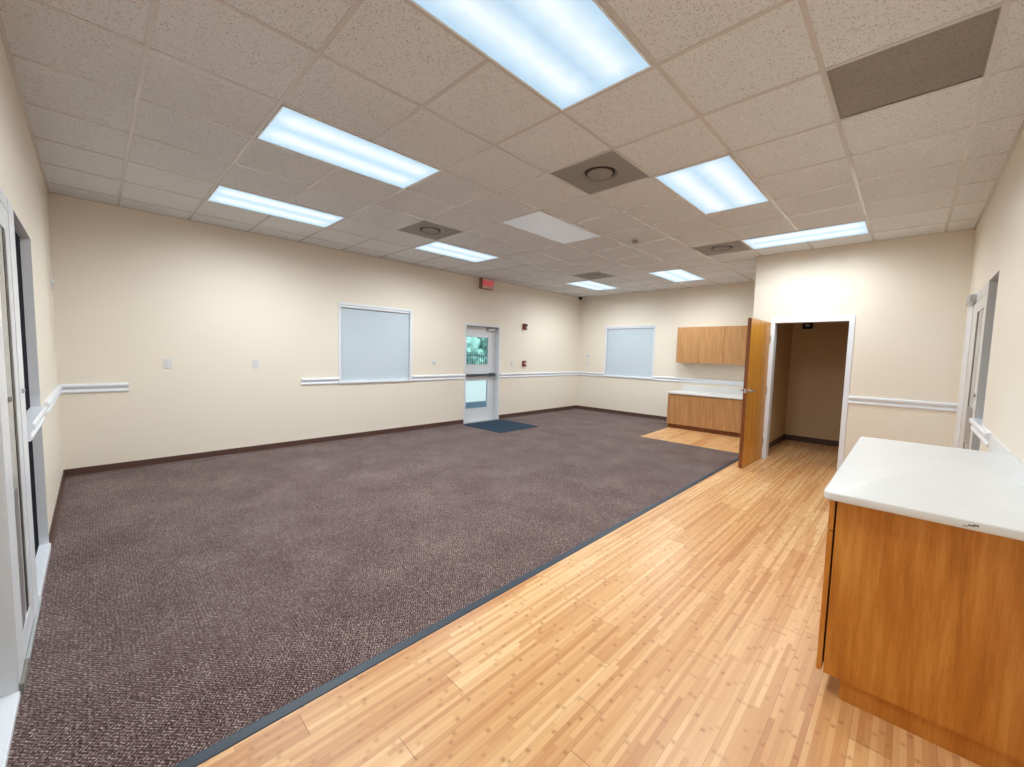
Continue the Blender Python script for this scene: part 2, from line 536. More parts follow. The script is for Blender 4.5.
for i in range(-9, 2):
    for j in range(0, 15):
        if not inside_fix(i*K, j*K): box(bm, i*K-hw, i*K+hw, j*K-hw, j*K+hw, H-0.001, H+0.003)
# wall angle round the perimeter
box(bm, XA, XA+0.02, YC, YB, H-0.002, H+0.003); box(bm, XD-0.02, XD, YC, YL, H-0.002, H+0.003)
box(bm, XA, XD, YC, YC+0.02, H-0.002, H+0.003); box(bm, XA, -1.28, YB-0.02, YB, H-0.002, H+0.003)
box(bm, -1.28, XD, YL-0.02, YL, H-0.002, H+0.003); box(bm, -1.30, -1.28, YL-0.02, YB, H-0.002, H+0.003)
struct('trim_2', bm, M['grid'])

# ------------------------------------------------------------------ ceiling lights
def make_light(on=True):
    t = thing('ceiling_light', (0, 0, H), '', 'ceiling light')
    bm = bmesh.new()
    w, l = K/2-0.014, K-0.014
    # troffer rim: mitred frame round the lens
    for s in (-1, 1):
        box(bm, s*w-(0.010 if s > 0 else 0), s*w+(0.010 if s < 0 else 0), -l, l, H-0.006, H+0.004)
        box(bm, -w+0.010, w-0.010, s*l-(0.010 if s > 0 else 0), s*l+(0.010 if s < 0 else 0), H-0.006, H+0.004)
    rim = bm
    bm2 = bmesh.new()
    box(bm2, -w, w, -l, l, H+0.012, H+0.085)
    link('housing', bm2, M['white_frame'], None).parent = t
    t.children[0].data.transform(Matrix.Translation((0, 0, -H)))
    fr = link('rim', rim, M['rim_lit'] if on else M['white_frame'], None); fr.parent = t; fr.data.transform(Matrix.Translation((0, 0, -H)))
    bm = bmesh.new()
    box(bm, -w+0.010, w-0.010, -l+0.010, l-0.010, H-0.002, H+0.010)
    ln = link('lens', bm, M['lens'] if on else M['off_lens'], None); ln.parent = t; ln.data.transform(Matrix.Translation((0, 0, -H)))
    if on:
        k = 0
        for sx in (-0.13, 0.13):
            for sy in (-0.4, 0.0, 0.4):
                d = lamp_data
                o = bpy.data.objects.new('tube_lamp', d); COL.objects.link(o)
                o.location = (sx, sy, -0.03); o.parent = t
    return t
M['rim_lit'] = plain('lit_rim_enamel', lin(240, 246, 248), 0.3, var=0.01)  # paler enamel for lit fixtures, lens glow put into the colour
lamp_data = bpy.data.lights.new('tube_lamp', 'SPOT')
lamp_data.energy = LAMP_W
lamp_data.color = LAMP_COL
lamp_data.spot_size = math.radians(178)
lamp_data.spot_blend = 1.0
lamp_data.shadow_soft_size = 0.0
G = 'lit fluorescent troffers in the ceiling grid'
labels = [
    'largest looking lit ceiling panel, its near end cut by the top of the picture',
    'lit ceiling panel between the big cropped one and the two along the long wall',
    'lit ceiling panel along the long wall, the one towards the glazed side door',
    'lit ceiling panel beside a round-centred vent, over the shaded window of the long wall',
    'lit ceiling panel next to the big round dark vent, in line with the closet door',
    'lit ceiling panel in the far corner beyond a vent, nearest the exit sign wall',
    'lit ceiling panel hanging over the way to the oak wall cabinets',
    'lit ceiling panel turned crosswise just in front of the closet wall',
]
proto = make_light(True)
for n, (i, j, ax) in enumerate(lit):
    o = proto if n == 0 else copy_tree(proto)
    if ax == 'y': settree(o, ((i+0.5)*K, (j+1)*K, H), 0, labels[n], G)
    else:
        settree(o, ((i+1)*K, (j+0.5)*K, H), math.pi/2, labels[n], G)
        dimmed = lamp_data.copy(); dimmed.energy = LAMP_W*0.75          # power cut so the closet wall is not overlit
        for ch in o.children:
            if ch.type == 'LIGHT': ch.data = dimmed
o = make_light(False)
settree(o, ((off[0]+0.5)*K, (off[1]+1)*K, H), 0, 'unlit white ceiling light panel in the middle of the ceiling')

# ------------------------------------------------------------------ vents
def make_vent():
    t = thing('ceiling_vent', (0, 0, H), '', 'ceiling vent')
    w = K/2-0.012
    def part(name, bm, m, smooth=False):
        bmesh.ops.translate(bm, verts=bm.verts, vec=(0, 0, 0))
        o = link(name, bm, m, None, smooth); o.parent = t; return o
    bm = bmesh.new()
    # pressed plate with a round opening
    n = 48; R0 = 0.118
    outer = []
    for i in range(n):
        a = 2*math.pi*i/n; c, s = math.cos(a), math.sin(a)
        q = w/max(abs(c), abs(s)); outer.append((q*c, q*s))
    vo = [bm.verts.new((x, y, 0.000)) for x, y in outer]
    prof = [(R0+0.085, 0.006), (R0+0.03, 0.004), (R0, 0.030)]
    prev = vo
    for r, z in prof:
        ring = [bm.verts.new((r*math.cos(2*math.pi*i/n), r*math.sin(2*math.pi*i/n), z)) for i in range(n)]
        for i in range(n):
            j = (i+1) % n; bm.faces.new((prev[i], prev[j], ring[j], ring[i]))
        prev = ring
    bm.faces.new(prev)
    part('plate', bm, M['vent'], True)
    bm = bmesh.new()
    lathe(bm, (0, 0, 0), (0, 0, 1), [(0, 0.0), (0.088, 0.000), (0.1, 0.004), (0.103, 0.010), (0, 0.012)], 48)
    part('centre_disc', bm, M['vent'], True)
    bm = bmesh.new()
    lathe(bm, (0, 0, 0), (0, 0, 1), [(0.1, 0.013), (0.120, 0.013), (0.120, 0.019), (0.1, 0.019), (0.1, 0.013)], 48)
    part('shadow_ring', bm, M['vent_dark'], True)
    return t
vl = ['large looking dark square vent with round centre between the lit panels',
      'dark square vent with round centre above the long wall, beside two lit panels',
      'small looking dark square vent near the far ceiling corner',
      'dark square vent touching the crosswise lit panel by the closet wall']
proto = make_vent()
for n, (i, j) in enumerate(vents):
    o = proto if n == 0 else copy_tree(proto)
    settree(o, ((i+0.5)*K, (j+0.5)*K, H), 0, vl[n], 'round-centred ceiling vents')
bm = bmesh.new()
x0, y0 = dark_tile[0]*K, dark_tile[1]*K
box(bm, x0+0.012, x0+K-0.012, y0+0.012, y0+K-0.012, H+0.004, H+0.02)
t = thing('return_air_panel', (x0+K/2, y0+K/2, H), 'plain dark brown square ceiling panel without a round centre', 'ceiling panel')
link('panel', bm, M['dark_tile'], t)
bm = bmesh.new()
for s in (0, 1):
    xa = x0+0.012+s*(K-0.024-0.008); box(bm, xa, xa+0.008, y0+0.012, y0+K-0.012, H-0.001, H+0.004)
    ya = y0+0.012+s*(K-0.024-0.008); box(bm, x0+0.020, x0+K-0.020, ya, ya+0.008, H-0.001, H+0.004)
link('panel_edge', bm, M['vent'], t)

# smoke detector
c = (-3.6*K, 7.62*K, H)
t = thing('smoke_detector', c, 'small round smoke detector on a tile in the far half of the ceiling', 'smoke detector')
bm = bmesh.new(); lathe(bm, (c[0], c[1], H+0.002), (0, 0, -1), [(0, 0), (0.062, 0.0), (0.066, 0.008), (0.06, 0.022), (0, 0.022)]); link('base', bm, M['grid'], t, True)
bm = bmesh.new(); lathe(bm, (c[0], c[1], H-0.02), (0, 0, -1), [(0, 0), (0.04, 0.0), (0.04, 0.02), (0.03, 0.034), (0, 0.036)]); link('sensor_head', bm, M['vent'], t, True)

# dome camera in the far corner
c = (XA+0.075, YB-0.10, H)
t = thing('security_camera', c, 'small black dome camera in the far corner of the ceiling', 'security camera')
bm = bmesh.new(); lathe(bm, (c[0], c[1], H-0.003), (0, 0, -1), [(0, 0), (0.052, 0.0), (0.055, 0.02), (0.046, 0.03), (0, 0.03)]); link('mount', bm, M['black'], t, True)
bm = bmesh.new(); lathe(bm, (c[0], c[1], H-0.032), (0, 0, -1), [(0.042, 0), (0.040, 0.02), (0.028, 0.036), (0.012, 0.043), (0, 0.044)]); link('dome', bm, M['tinted'], t, True)

# ------------------------------------------------------------------ chair rails and baseboards
RAIL = [(0, 0.905), (0.010, 0.905), (0.017, 0.912), (0.018, 0.924), (0.012, 0.932), (0.010, 0.950), (0.016, 0.958), (0.026, 0.966), (0.031, 0.980), (0.028, 0.995), (0.020, 1.002), (0, 1.002)]
BASE = [(0, 0.0), (0.016, 0.0), (0.012, 0.008), (0.006, 0.016), (0.005, 0.088), (0.002, 0.092), (0, 0.092)]
BASEC = [(d, z+0.008) for d, z in BASE]
ni = [2]
def rail(name, segs, prof=RAIL, m=None):
    bm = bmesh.new()
    for p0, p1, out in segs: extrude_profile(bm, prof, p0, p1, out)
    return struct(name, bm, m or M['white_trim'])
E1, N1, S1, W1 = (1, 0), (0, 1), (0, -1), (-1, 0)
rail('trim_3', [((XA, YC), (XA, 0.02), E1)])
rail('trim_4', [((XA, 1.846), (XA, 2.393), E1)])
rail('trim_5', [((XA, 3.684), (XA, 4.868), E1)])
rail('trim_6', [((XA, 5.856), (XA, YB), E1)])
rail('trim_7', [((XA, YC), (-4.04, YC), N1)])
rail('trim_8', [((XA, YB), (-5.08, YB), S1)])
rail('trim_9', [((-3.776, YB), (-1.28, YB), S1)])
rail('trim_10', [((-0.115, YL), (XD, YL), S1)])
rail('baseboard_west', [((XA, YC), (XA, 4.870), E1), ((XA, 5.852), (XA, YB), E1)], BASEC, M['base'])
rail('baseboard_north', [((XA, YB), (-3.142, YB), S1)], BASEC, M['base'])
rail('baseboard_south', [((XA, YC), (-3.785, YC), N1)], BASEC, M['base'])
rail('baseboard_closet', [((-1.13, YL+0.13), (-1.13, 8.545), E1), ((-1.13, 8.545), (XD, 8.545), S1)], BASE, M['base'])
rail('baseboard_closet_front', [((-0.115, YL), (XD, YL), S1)], BASE, M['base'])
rail('baseboard_east', [((XD, 3.70), (XD, 4.31), W1)], BASE, M['base'])

# ------------------------------------------------------------------ shaded windows
def shaded_window(name, to_world, w, h):
    """local frame: u along wall 0..w, d out of the wall (room side positive), z 0..h"""
    root = setting(name, to_world(0, 0, 0))
    def bx(bm, u0, u1, d0, d1, z0, z1, bev=0.0):
        a = to_world(u0, d0, z0); b = to_world(u1, d1, z1)
        box(bm, min(a[0], b[0]), max(a[0], b[0]), min(a[1], b[1]), max(a[1], b[1]), min(a[2], b[2]), max(a[2], b[2]), bev)
    f = 0.035
    bm = bmesh.new()
    bx(bm, 0, f, -0.10, 0.012, 0.03, h, 0.003)
    bx(bm, w-f, w, -0.10, 0.012, 0.03, h, 0.003)
    bx(bm, f, w-f, -0.10, 0.012, h-f, h, 0.003)
    link('window_frame', bm, M['white_trim'], root)
    bm = bmesh.new(); bx(bm, -0.006, w+0.006, -0.10, 0.026, 0, 0.028, 0.005); link('window_sill', bm, M['white_trim'], root)
    bm = bmesh.new(); bx(bm, f+0.004, w-f-0.004, -0.052, 0.004, h-f-0.036, h-f-0.002, 0.006); link('shade_box', bm, M['white_trim'], root)
    bm = bmesh.new(); bx(bm, f+0.008, w-f-0.008, -0.030, -0.027, 0.045, h-f-0.036); link('roller_shade', bm, M['shade'], root)
    bm = bmesh.new(); bx(bm, f+0.008, w-f-0.008, -0.035, -0.022, 0.031, 0.045, 0.003); link('hem_bar', bm, M['white_trim'], root)
    bm = bmesh.new(); bx(bm, f, w-f, -0.092, -0.086, 0.028, h-f); link('pane', bm, M['frosted'], root)
    return root
shaded_window('window_1', lambda u, d, z: (XA+d, WIN_A[0]+u, WIN_A[2]+z), WIN_A[1]-WIN_A[0], WIN_A[3]-WIN_A[2])
shaded_window('window_2', lambda u, d, z: (WIN_B[0]+u, YB-d, WIN_B[2]+z), WIN_B[1]-WIN_B[0], WIN_B[3]-WIN_B[2])

# ------------------------------------------------------------------ exit door
y0, y1, _, hz = DOOR_A
root = setting('door_1', (XA-0.10, (y0+y1)/2, 0))
bm = bmesh.new()
box(bm, XA-0.15, XA+0.004, y1-0.045, y1, 0, hz, 0.002); box(bm, XA-0.15, XA+0.004, y0, y0+0.045, 0, hz, 0.002)
box(bm, XA-0.15, XA+0.004, y0+0.045, y1-0.045, hz-0.045, hz, 0.002)
link('door_frame', bm, M['white_frame'], root)
bm = bmesh.new()
ly0, ly1, lz1 = y0+0.048, y1-0.048, hz-0.048
gy0, gy1 = ly0+0.072, ly0+0.072+0.60
gl = [(0.285, 0.865), (1.19, 1.755)]
us = [ly0, gy0, gy1, ly1]; zs = [0.012, gl[0][0], gl[0][1], gl[1][0], gl[1][1], lz1]
for a, b, c, d in wall_cells(us, zs, [(gy0, gy1, *g) for g in gl]): box(bm, XA-0.142, XA-0.100, a, b, c, d)
bmesh.ops.remove_doubles(bm, verts=bm.verts, dist=1e-5)
link('leaf', bm, M['white_frame'], root)
bm = bmesh.new()
for g in gl:
    for (a, b, c, d) in ((gy0-0.018, gy0+0.004, g[0]-0.018, g[1]+0.018), (gy1-0.004, gy1+0.018, g[0]-0.018, g[1]+0.018), (gy0, gy1, g[0]-0.018, g[0]+0.004), (gy0, gy1, g[1]-0.004, g[1]+0.018)):
        box(bm, XA-0.102, XA-0.092, a, b, c, d, 0.002)
link('glazing_bead', bm, M['white_frame'], root)
for g in gl:
    bm = bmesh.new(); box(bm, XA-0.124, XA-0.120, gy0, gy1, g[0], g[1]); link('pane', bm, M['clear_glass'], root)
bm = bmesh.new()
box(bm, XA-0.070, XA-0.032, ly0+0.01, ly1-0.10, 0.955, 1.0, 0.006)
box(bm, XA-0.100, XA-0.028, ly1-0.19, ly1-0.05, 0.945, 1.012, 0.006)
box(bm, XA-0.100, XA-0.028, ly0+0.005, ly0+0.05, 0.95, 1.006, 0.006)
pb = link('panic_bar', bm, M['dark_metal'], root)
bm = bmesh.new(); cyl(bm, (XA-0.034, ly0+0.29, 0.978), (XA-0.026, ly0+0.29, 0.978), 0.016); link('bar_lock', bm, M['black'], pb)
bm = bmesh.new(); box(bm, XA-0.100, XA-0.055, ly1-0.26, ly1-0.03, hz-0.125, hz-0.072, 0.008); cyl(bm, (XA-0.06, ly1-0.10, hz-0.065), (XA-0.01, ly1-0.22, hz-0.06), 0.008)
link('door_closer', bm, M['alu'], root)
bm = bmesh.new(); box(bm, XA-T, XA+0.0, y0+0.045, y1-0.045, 0.0005, 0.010); link('threshold', bm, M['alu'], root)

# ------------------------------------------------------------------ entrance mat
bm = bmesh.new(); box(bm, -5.80, -4.745, 4.80, 5.855, 0.0085, 0.018, 0.003)
tag(link('entrance_mat', bm, M['mat']), 'square blue grey entrance mat lying before the exit door', 'mat')

# ------------------------------------------------------------------ storefront glazing (south and east openings)
def storefront(name, tw, loc, jamb, post, hz, frame, pieces, leafs):
    """jamb/post bound the sidelight along u; d negative is into the wall; pieces are (name, material, u0, u1, d0, d1, z0, z1)"""
    root = setting(name, loc)
    def bx(bm, u0, u1, d0, d1, z0, z1, bev=0.0):
        a = tw(u0, d0, z0); b = tw(u1, d1, z1)
        box(bm, min(a[0], b[0]), max(a[0], b[0]), min(a[1], b[1]), max(a[1], b[1]), min(a[2], b[2]), max(a[2], b[2]), bev)
    sg = 1 if post > jamb else -1
    G_ = -0.045
    bm = bmesh.new()
    bx(bm, jamb, jamb+sg*0.006, -0.12, 0.001, 0.045, hz-0.006)
    bx(bm, jamb, post, -0.12, 0.001, hz-0.006, hz)
    link('frame', bm, M['white_trim'], root)
    bm = bmesh.new(); bx(bm, jamb+sg*0.006, post, -0.12, 0.010, 0.0005, 0.045, 0.003); link('sill', bm, M['white_trim'], root)
    bm = bmesh.new(); bx(bm, jamb+sg*0.006, post, G_-0.006, G_, 0.045, hz-0.006); link('pane', bm, M['reveal_black'], root)
    p0 = tw(jamb, 0, 0); p1 = tw(post, 0, 0)
    o_ = Vector(tw(0, 1, 0))-Vector(tw(0, 0, 0))
    bm = bmesh.new()
    extrude_profile(bm, [(-0.044, 0.905)]+RAIL[1:-1]+[(-0.044, 1.002)], p0, p1, (o_.x, o_.y))
    link('guard_rail', bm, M['white_trim'], root)
    for nm, mt, *g in pieces:
        bm = bmesh.new(); bx(bm, *g); link(nm, bm, M[mt], root)
    lf = None
    for nm, mt, gs in leafs:
        bm = bmesh.new()
        for g in gs: bx(bm, *g)
        o = link(nm, bm, M[mt], root if lf is None else lf)
        if lf is None: lf = o
    return root, lf, bx
twS = lambda u, d, z: (u, YC+d, z)
rootS, lfS, bxS = storefront('door_3', twS, (-3.0, YC, 0), -3.780, -2.920, 2.12, 'white_frame',
    [('post', 'white_trim', -2.920, -2.722, -0.12, 0.002, 0, 2.12), ('header', 'white_frame', -2.722, -2.25, -0.12, 0.0, 2.062, 2.12),
     ('pier_cladding', 'white_frame', -2.252, -2.062, 0.0, 0.006, 0.008, 2.12),
     ('threshold', 'alu', -2.94, -2.10, 0.0025, 0.014, 0.008, 0.020), ('threshold', 'alu', -2.722, -2.252, -0.12, 0.0, 0.0005, 0.010)],
    [('leaf', 'white_frame', [(-2.718, -2.59, -0.05, 0.0, 0.012, 2.055), (-2.59, -2.252, -0.05, 0.0, 0.012, 0.14), (-2.59, -2.252, -0.05, 0.0, 1.95, 2.055), (-2.59, -2.252, -0.05, -0.03, 0.14, 1.95)]),
     ('gasket', 'black', [(-2.589, -2.535, -0.02, -0.003, 0.141, 1.949)]),
     ('pane', 'frosted', [(-2.534, -2.253, -0.02, -0.005, 0.141, 1.949)]),
     ('lower_panel', 'panel_grey', [(-2.44, -2.33, -0.005, -0.001, 0.15, 0.78)])])
for X_, z_ in ((-2.80, 1.188), (-2.33, 1.19)):
    bm = bmesh.new(); cyl(bm, (X_, YC, z_), (X_, YC+0.008, z_), 0.012); cyl(bm, (X_, YC+0.0075, z_), (X_, YC+0.013, z_), 0.008); link('latch', bm, M['steel'], lfS, True)
twE = lambda u, d, z: (XD-d, u, z)
rootE, lfE, bxE = storefront('door_4', twE, (XD, 5.2, 0), 4.320, 4.830, 2.13, 'grey_frame',
    [('post', 'grey_frame', 4.830, 4.950, -0.12, 0.002, 0, 2.13), ('header', 'grey_frame', 4.950, 6.50, -0.12, 0.0, 2.045, 2.13),
     ('side_frame', 'white_trim', 5.905, 6.50, -0.12, 0.004, 0, 2.045), ('door_closer', 'alu', 5.70, 6.12, 0.001, 0.045, 2.050, 2.118),
     ('threshold', 'alu', 4.950, 5.905, -0.12, 0.0, 0.0005, 0.010)],
    [('leaf', 'grey_frame', [(4.954, 5.02, -0.05, 0.0, 0.012, 2.04), (5.50, 5.90, -0.05, 0.0, 0.012, 2.04), (5.02, 5.50, -0.05, 0.0, 1.93, 2.04), (5.02, 5.50, -0.05, 0.0, 0.012, 0.16), (5.02, 5.50, -0.05, -0.03, 0.16, 1.93)]),
     ('gasket', 'black', [(5.425, 5.499, -0.02, -0.003, 0.161, 1.929)]),
     ('pane', 'frosted', [(5.021, 5.424, -0.02, -0.005, 0.161, 1.929)]),
     ('middle_rail', 'panel_grey', [(5.021, 5.499, -0.0029, 0.001, 0.72, 1.06)])])
bm = bmesh.new(); cyl(bm, (XD, 4.93, 1.185), (XD-0.014, 4.93, 1.185), 0.014); link('latch', bm, M['steel'], lfE, True)

# pier base cap and second glazed opening beside the camera
bm = bmesh.new(); box(bm, -2.252, -2.058, YC+0.006, YC+0.018, 0.008, 0.058, 0.003); struct('baseboard_pier', bm, M['grey_base'])
root = setting('window_3', (-1.2, YC, 0))
bm = bmesh.new()
box(bm, -2.059, -2.053, YC-0.12, YC+0.002, 0.03, 2.12); box(bm, -2.059, -0.301, YC-0.12, YC+0.002, 2.114, 2.12); box(bm, -0.307, -0.301, YC-0.12, YC+0.002, 0.03, 2.114)
box(bm, -1.21, -1.15, YC-0.12, YC+0.004, 0.045, 2.114, 0.004)
link('frame', bm, M['white_frame'], root)
bm = bmesh.new(); box(bm, -2.058, -0.302, YC-0.14, YC+0.008, 0.0005, 0.032, 0.004); link('window_sill', bm, M['white_trim'], root)
bm = bmesh.new(); box(bm, -2.053, -1.21, YC-0.10, YC-0.094, 0.032, 2.114); box(bm, -1.15, -0.307, YC-0.10, YC-0.094, 0.032, 2.114); link('pane', bm, M['frosted'], root)

# ------------------------------------------------------------------ closet door and frame
root = setting('door_2', (-1.045, 6.53, 0))
bm = bmesh.new()
for (a, b) in ((-0.170, -0.115), (-1.045, -0.990)):
    box(bm, a, b, YL-0.014, YL+0.0, 0, 1.965, 0.002)
    i0, i1 = (a, a+0.05) if a > -0.5 else (b-0.05, b)
    box(bm, i0, i1, YL, YL+0.13, 0, 1.965)
box(bm, -1.045, -0.115, YL-0.014, YL, 1.965, 2.041, 0.002)
box(bm, -1.04, -0.12, YL, YL+0.13, 1.965, 2.034)
link('door_frame', bm, M['white_trim'], root)
# leaf: open a little past square
ang = math.radians(-1.9)
hinge = Vector((-1.036, 6.535, 0))
def leafpt(bm0):
    bmesh.ops.rotate(bm0, verts=bm0.verts, cent=hinge, matrix=Matrix.Rotation(ang, 3, 'Z'))
    return bm0
hx, hy = hinge.x, hinge.y
bm = bmesh.new(); box(bm, hx-0.043, hx-0.001, hy-0.868, hy-0.002, 0.010, 1.972); leafpt(bm); leaf = link('leaf', bm, M['oak_door'], root)
bm = bmesh.new(); box(bm, hx-0.044, hx, hy-0.872, hy-0.868, 0.010, 1.972); leafpt(bm); link('leaf_edge', bm, M['oak_edge'], leaf)
for z in (0.25, 1.0, 1.74):
    bm = bmesh.new(); cyl(bm, (hx+0.004, hy+0.004, z-0.045), (hx+0.004, hy+0.004, z+0.045), 0.006, n=12); leafpt(bm); link('hinge', bm, M['steel'], root, True)
zc = 1.030
hd = None
for s, x in ((1, hx), (-1, hx-0.044)):
    bm = bmesh.new()
    lathe(bm, (x, hy-0.80, zc), (s, 0, 0), [(0, 0), (0.032, 0), (0.032, 0.006), (0.026, 0.011), (0.013, 0.013), (0.013, 0.05), (0, 0.05)], 24)
    cyl(bm, (x+s*0.045, hy-0.812, zc), (x+s*0.047, hy-0.68, zc-0.004), 0.013, 0.010, 14)
    cyl(bm, (x+s*0.047, hy-0.68, zc-0.004), (x+s*0.030, hy-0.662, zc-0.004), 0.010, 0.008, 14)
    leafpt(bm); link('lever_handle', bm, M['steel'], leaf, True)
bm = bmesh.new(); box(bm, hx-0.034, hx-0.010, hy-0.8735, hy-0.872, zc-0.028, zc+0.028); leafpt(bm); link('latch_plate', bm, M['alu'], leaf)

# small dark unit on the closet's back wall
t = thing('motion_sensor', (-0.905, 8.545, 2.0), 'small black box with a pale spot high on the closet back wall', 'wall box')
SENS = (-0.905, 2.065)
bm = bmesh.new(); box(bm, SENS[0]-0.075, SENS[0]+0.075, 8.49, 8.545, SENS[1]-0.07, SENS[1]+0.07, 0.01); link('housing', bm, M['black'], t)
bm = bmesh.new(); box(bm, SENS[0]-0.03, SENS[0]+0.035, 8.483, 8.49, SENS[1]-0.025, SENS[1]+0.005, 0.003); link('sensor_window', bm, M['plastic'], t)

# ------------------------------------------------------------------ kitchenette cabinets on the far wall
def cab_front(root, name, x0, x1, z0, z1, yf, m, hinge_left=True):
    bm = bmesh.new(); box(bm, x0+0.002, x1-0.002, yf-0.019, yf, z0+0.002, z1-0.002, 0.0015)
    return link(name, bm, m, root)
KX = [-3.14, -2.676, -2.212, -1.748, -1.284]
t = thing('wall_cabinet', (-2.212, YB, 1.335), 'long oak wall cabinet with flat doors hung above the low far worktop', 'wall cabinet')
bm = bmesh.new()
box(bm, KX[0], KX[0]+0.018, 8.419, YB, 1.335, 2.075); box(bm, KX[-1]-0.018, KX[-1], 8.419, YB, 1.335, 2.075)
box(bm, KX[0]+0.018, KX[-1]-0.018, 8.419, YB, 1.335, 1.353); box(bm, KX[0]+0.018, KX[-1]-0.018, 8.419, YB, 2.057, 2.075)
box(bm, KX[0]+0.018, KX[-1]-0.018, 8.44, 8.46, 1.353, 2.057)
link('body', bm, M['oak_far'], t)
for a, b in zip(KX, KX[1:]): cab_front(t, 'door', a, b, 1.335, 2.075, 8.418, M['oak_far'])
KX = [-3.09, -2.64, -2.19, -1.737, -1.284]
t = thing('base_cabinet', (-2.212, YB, 0), 'low run of flat oak base cabinets beneath the far worktop', 'base cabinet')
bm = bmesh.new()
YF = 7.99
box(bm, KX[0], KX[0]+0.018, YF, YB-0.002, 0.0, 0.70); box(bm, KX[-1]-0.018, KX[-1], YF, YB-0.002, 0.0, 0.70)
box(bm, KX[0]+0.018, KX[-1]-0.018, YF+0.03, YB-0.002, 0.10, 0.70)
link('body', bm, M['oak_far'], t)
bm = bmesh.new(); box(bm, KX[0]+0.018, KX[-1]-0.018, 8.035, 8.05, 0.0, 0.10); link('toe_kick', bm, M['oak_edge'], t)
for a, b in zip(KX, KX[1:]): cab_front(t, 'door', a, b, 0.085, 0.690, YF-0.001, M['oak_far'])
t = thing('countertop', (-2.212, YB, 0.70), 'low white worktop with backsplash on the far oak base cabinets', 'worktop')
bm = bmesh.new(); box(bm, KX[0]-0.02, KX[-1], YF-0.035, YB, 0.702, 0.736, 0.006, 3); link('slab', bm, M['quartz'], t)
bm = bmesh.new(); box(bm, -3.11, KX[-1], YB-0.02, YB, 0.7365, 0.845, 0.003); link('backsplash', bm, M['quartz'], t)

# ------------------------------------------------------------------ near base cabinet and worktop
t = thing('base_cabinet', (0.84, 1.93, 0), 'large honey oak base cabinet under the thick white worktop, its plain end panel in view', 'base cabinet')
X0, Y0, Y1 = 0.250, 1.925, 3.640
bm = bmesh.new(); box(bm, X0, XD-0.002, Y0, Y0+0.019, 0.092, 0.866); link('end_panel', bm, M['oak_near'], t)
bm = bmesh.new(); box(bm, X0+0.004, XD-0.002, Y0+0.019, Y1-0.019, 0.100, 0.866); box(bm, X0, XD-0.002, Y1-0.019, Y1, 0.092, 0.866); link('body', bm, M['dark_gap'], t)
bm = bmesh.new(); box(bm, X0+0.058, XD-0.002, Y0+0.012, Y1-0.012, 0.0, 0.0915); link('toe_kick', bm, M['oak_near'], t)
n = 4; w = (Y1-Y0)/n
for i in range(n):
    a, b = Y0+i*w, Y0+(i+1)*w
    bm = bmesh.new(); box(bm, X0-0.026, X0-0.007, a+0.002, b-0.002, 0.725, 0.850, 0.0015); link('drawer', bm, M['oak_near'], t)
    bm = bmesh.new(); box(bm, X0-0.026, X0-0.007, a+0.002, b-0.002, 0.094, 0.719, 0.0015); link('door', bm, M['oak_near'], t)
    bm = bmesh.new(); box(bm, X0-0.007, X0, a+0.03, b-0.03, 0.12, 0.84); link('gap_shade_strip', bm, M['dark_gap'], t)  # dark filler painted as the shade behind the fronts
t = thing('countertop', (0.5, 2.75, 0.87), 'thick white speckled worktop with rounded corners on the honey oak cabinet', 'worktop')
bm = bmesh.new()
x0, x1, y0, y1, r = 0.205, XD, 1.868, 3.66, 0.035
loop = []
for cx, cy, a0 in ((x0+r, y0+r, 180), (x0+r, y1-r, 90)):
    seq = range(0, 91, 15)
    for k in (seq if a0 == 180 else seq):
        ang2 = math.radians(a0+k) if a0 == 180 else math.radians(a0+k)
        loop.append((a0, k, cx+r*math.cos(ang2), cy+r*math.sin(ang2)))
A = [(x, y) for a0, k, x, y in loop if a0 == 180]           # (-x) round to (-y)
B = [(x, y) for a0, k, x, y in loop if a0 == 90]            # (+y) round to (-x)
outline = B + A + [(x1, y0), (x1, y1)]
b0 = [bm.verts.new((x, y, 0.867)) for x, y in outline]; b1 = [bm.verts.new((x, y, 0.901)) for x, y in outline]
ft = bm.faces.new(b1); fb = bm.faces.new(b0[::-1])
for i in range(len(outline)):
    j = (i+1) % len(outline); bm.faces.new((b0[i], b0[j], b1[j], b1[i]))
bmesh.ops.recalc_face_normals(bm, faces=bm.faces)
es = [e for f in (ft, fb) for e in f.edges if not all(abs(v.co.x-x1) < 1e-4 for v in e.verts)]
bmesh.ops.bevel(bm, geom=es, offset=0.006, segments=3, affect='EDGES', profile=0.5)
link('slab', bm, M['quartz'], t, True)
bm = bmesh.new(); box(bm, XD-0.012, XD, y0+0.005, 3.80, 0.9012, 0.994, 0.002); link('backsplash', bm, M['quartz'], t)
bm = bmesh.new()
for dx, dz, w_, h_ in ((0, 0, 0.016, 0.006), (0.012, 0.003, 0.014, 0.007), (-0.012, -0.003, 0.012, 0.003)):
    box(bm, 0.612+dx, 0.612+dx+w_, 1.8672, 1.8685, 0.881+dz, 0.881+dz+h_)
link('edge_chip', bm, M['grey_base'], t)
rail('trim_11', [((XD, 3.815), (XD, 4.318), W1)])

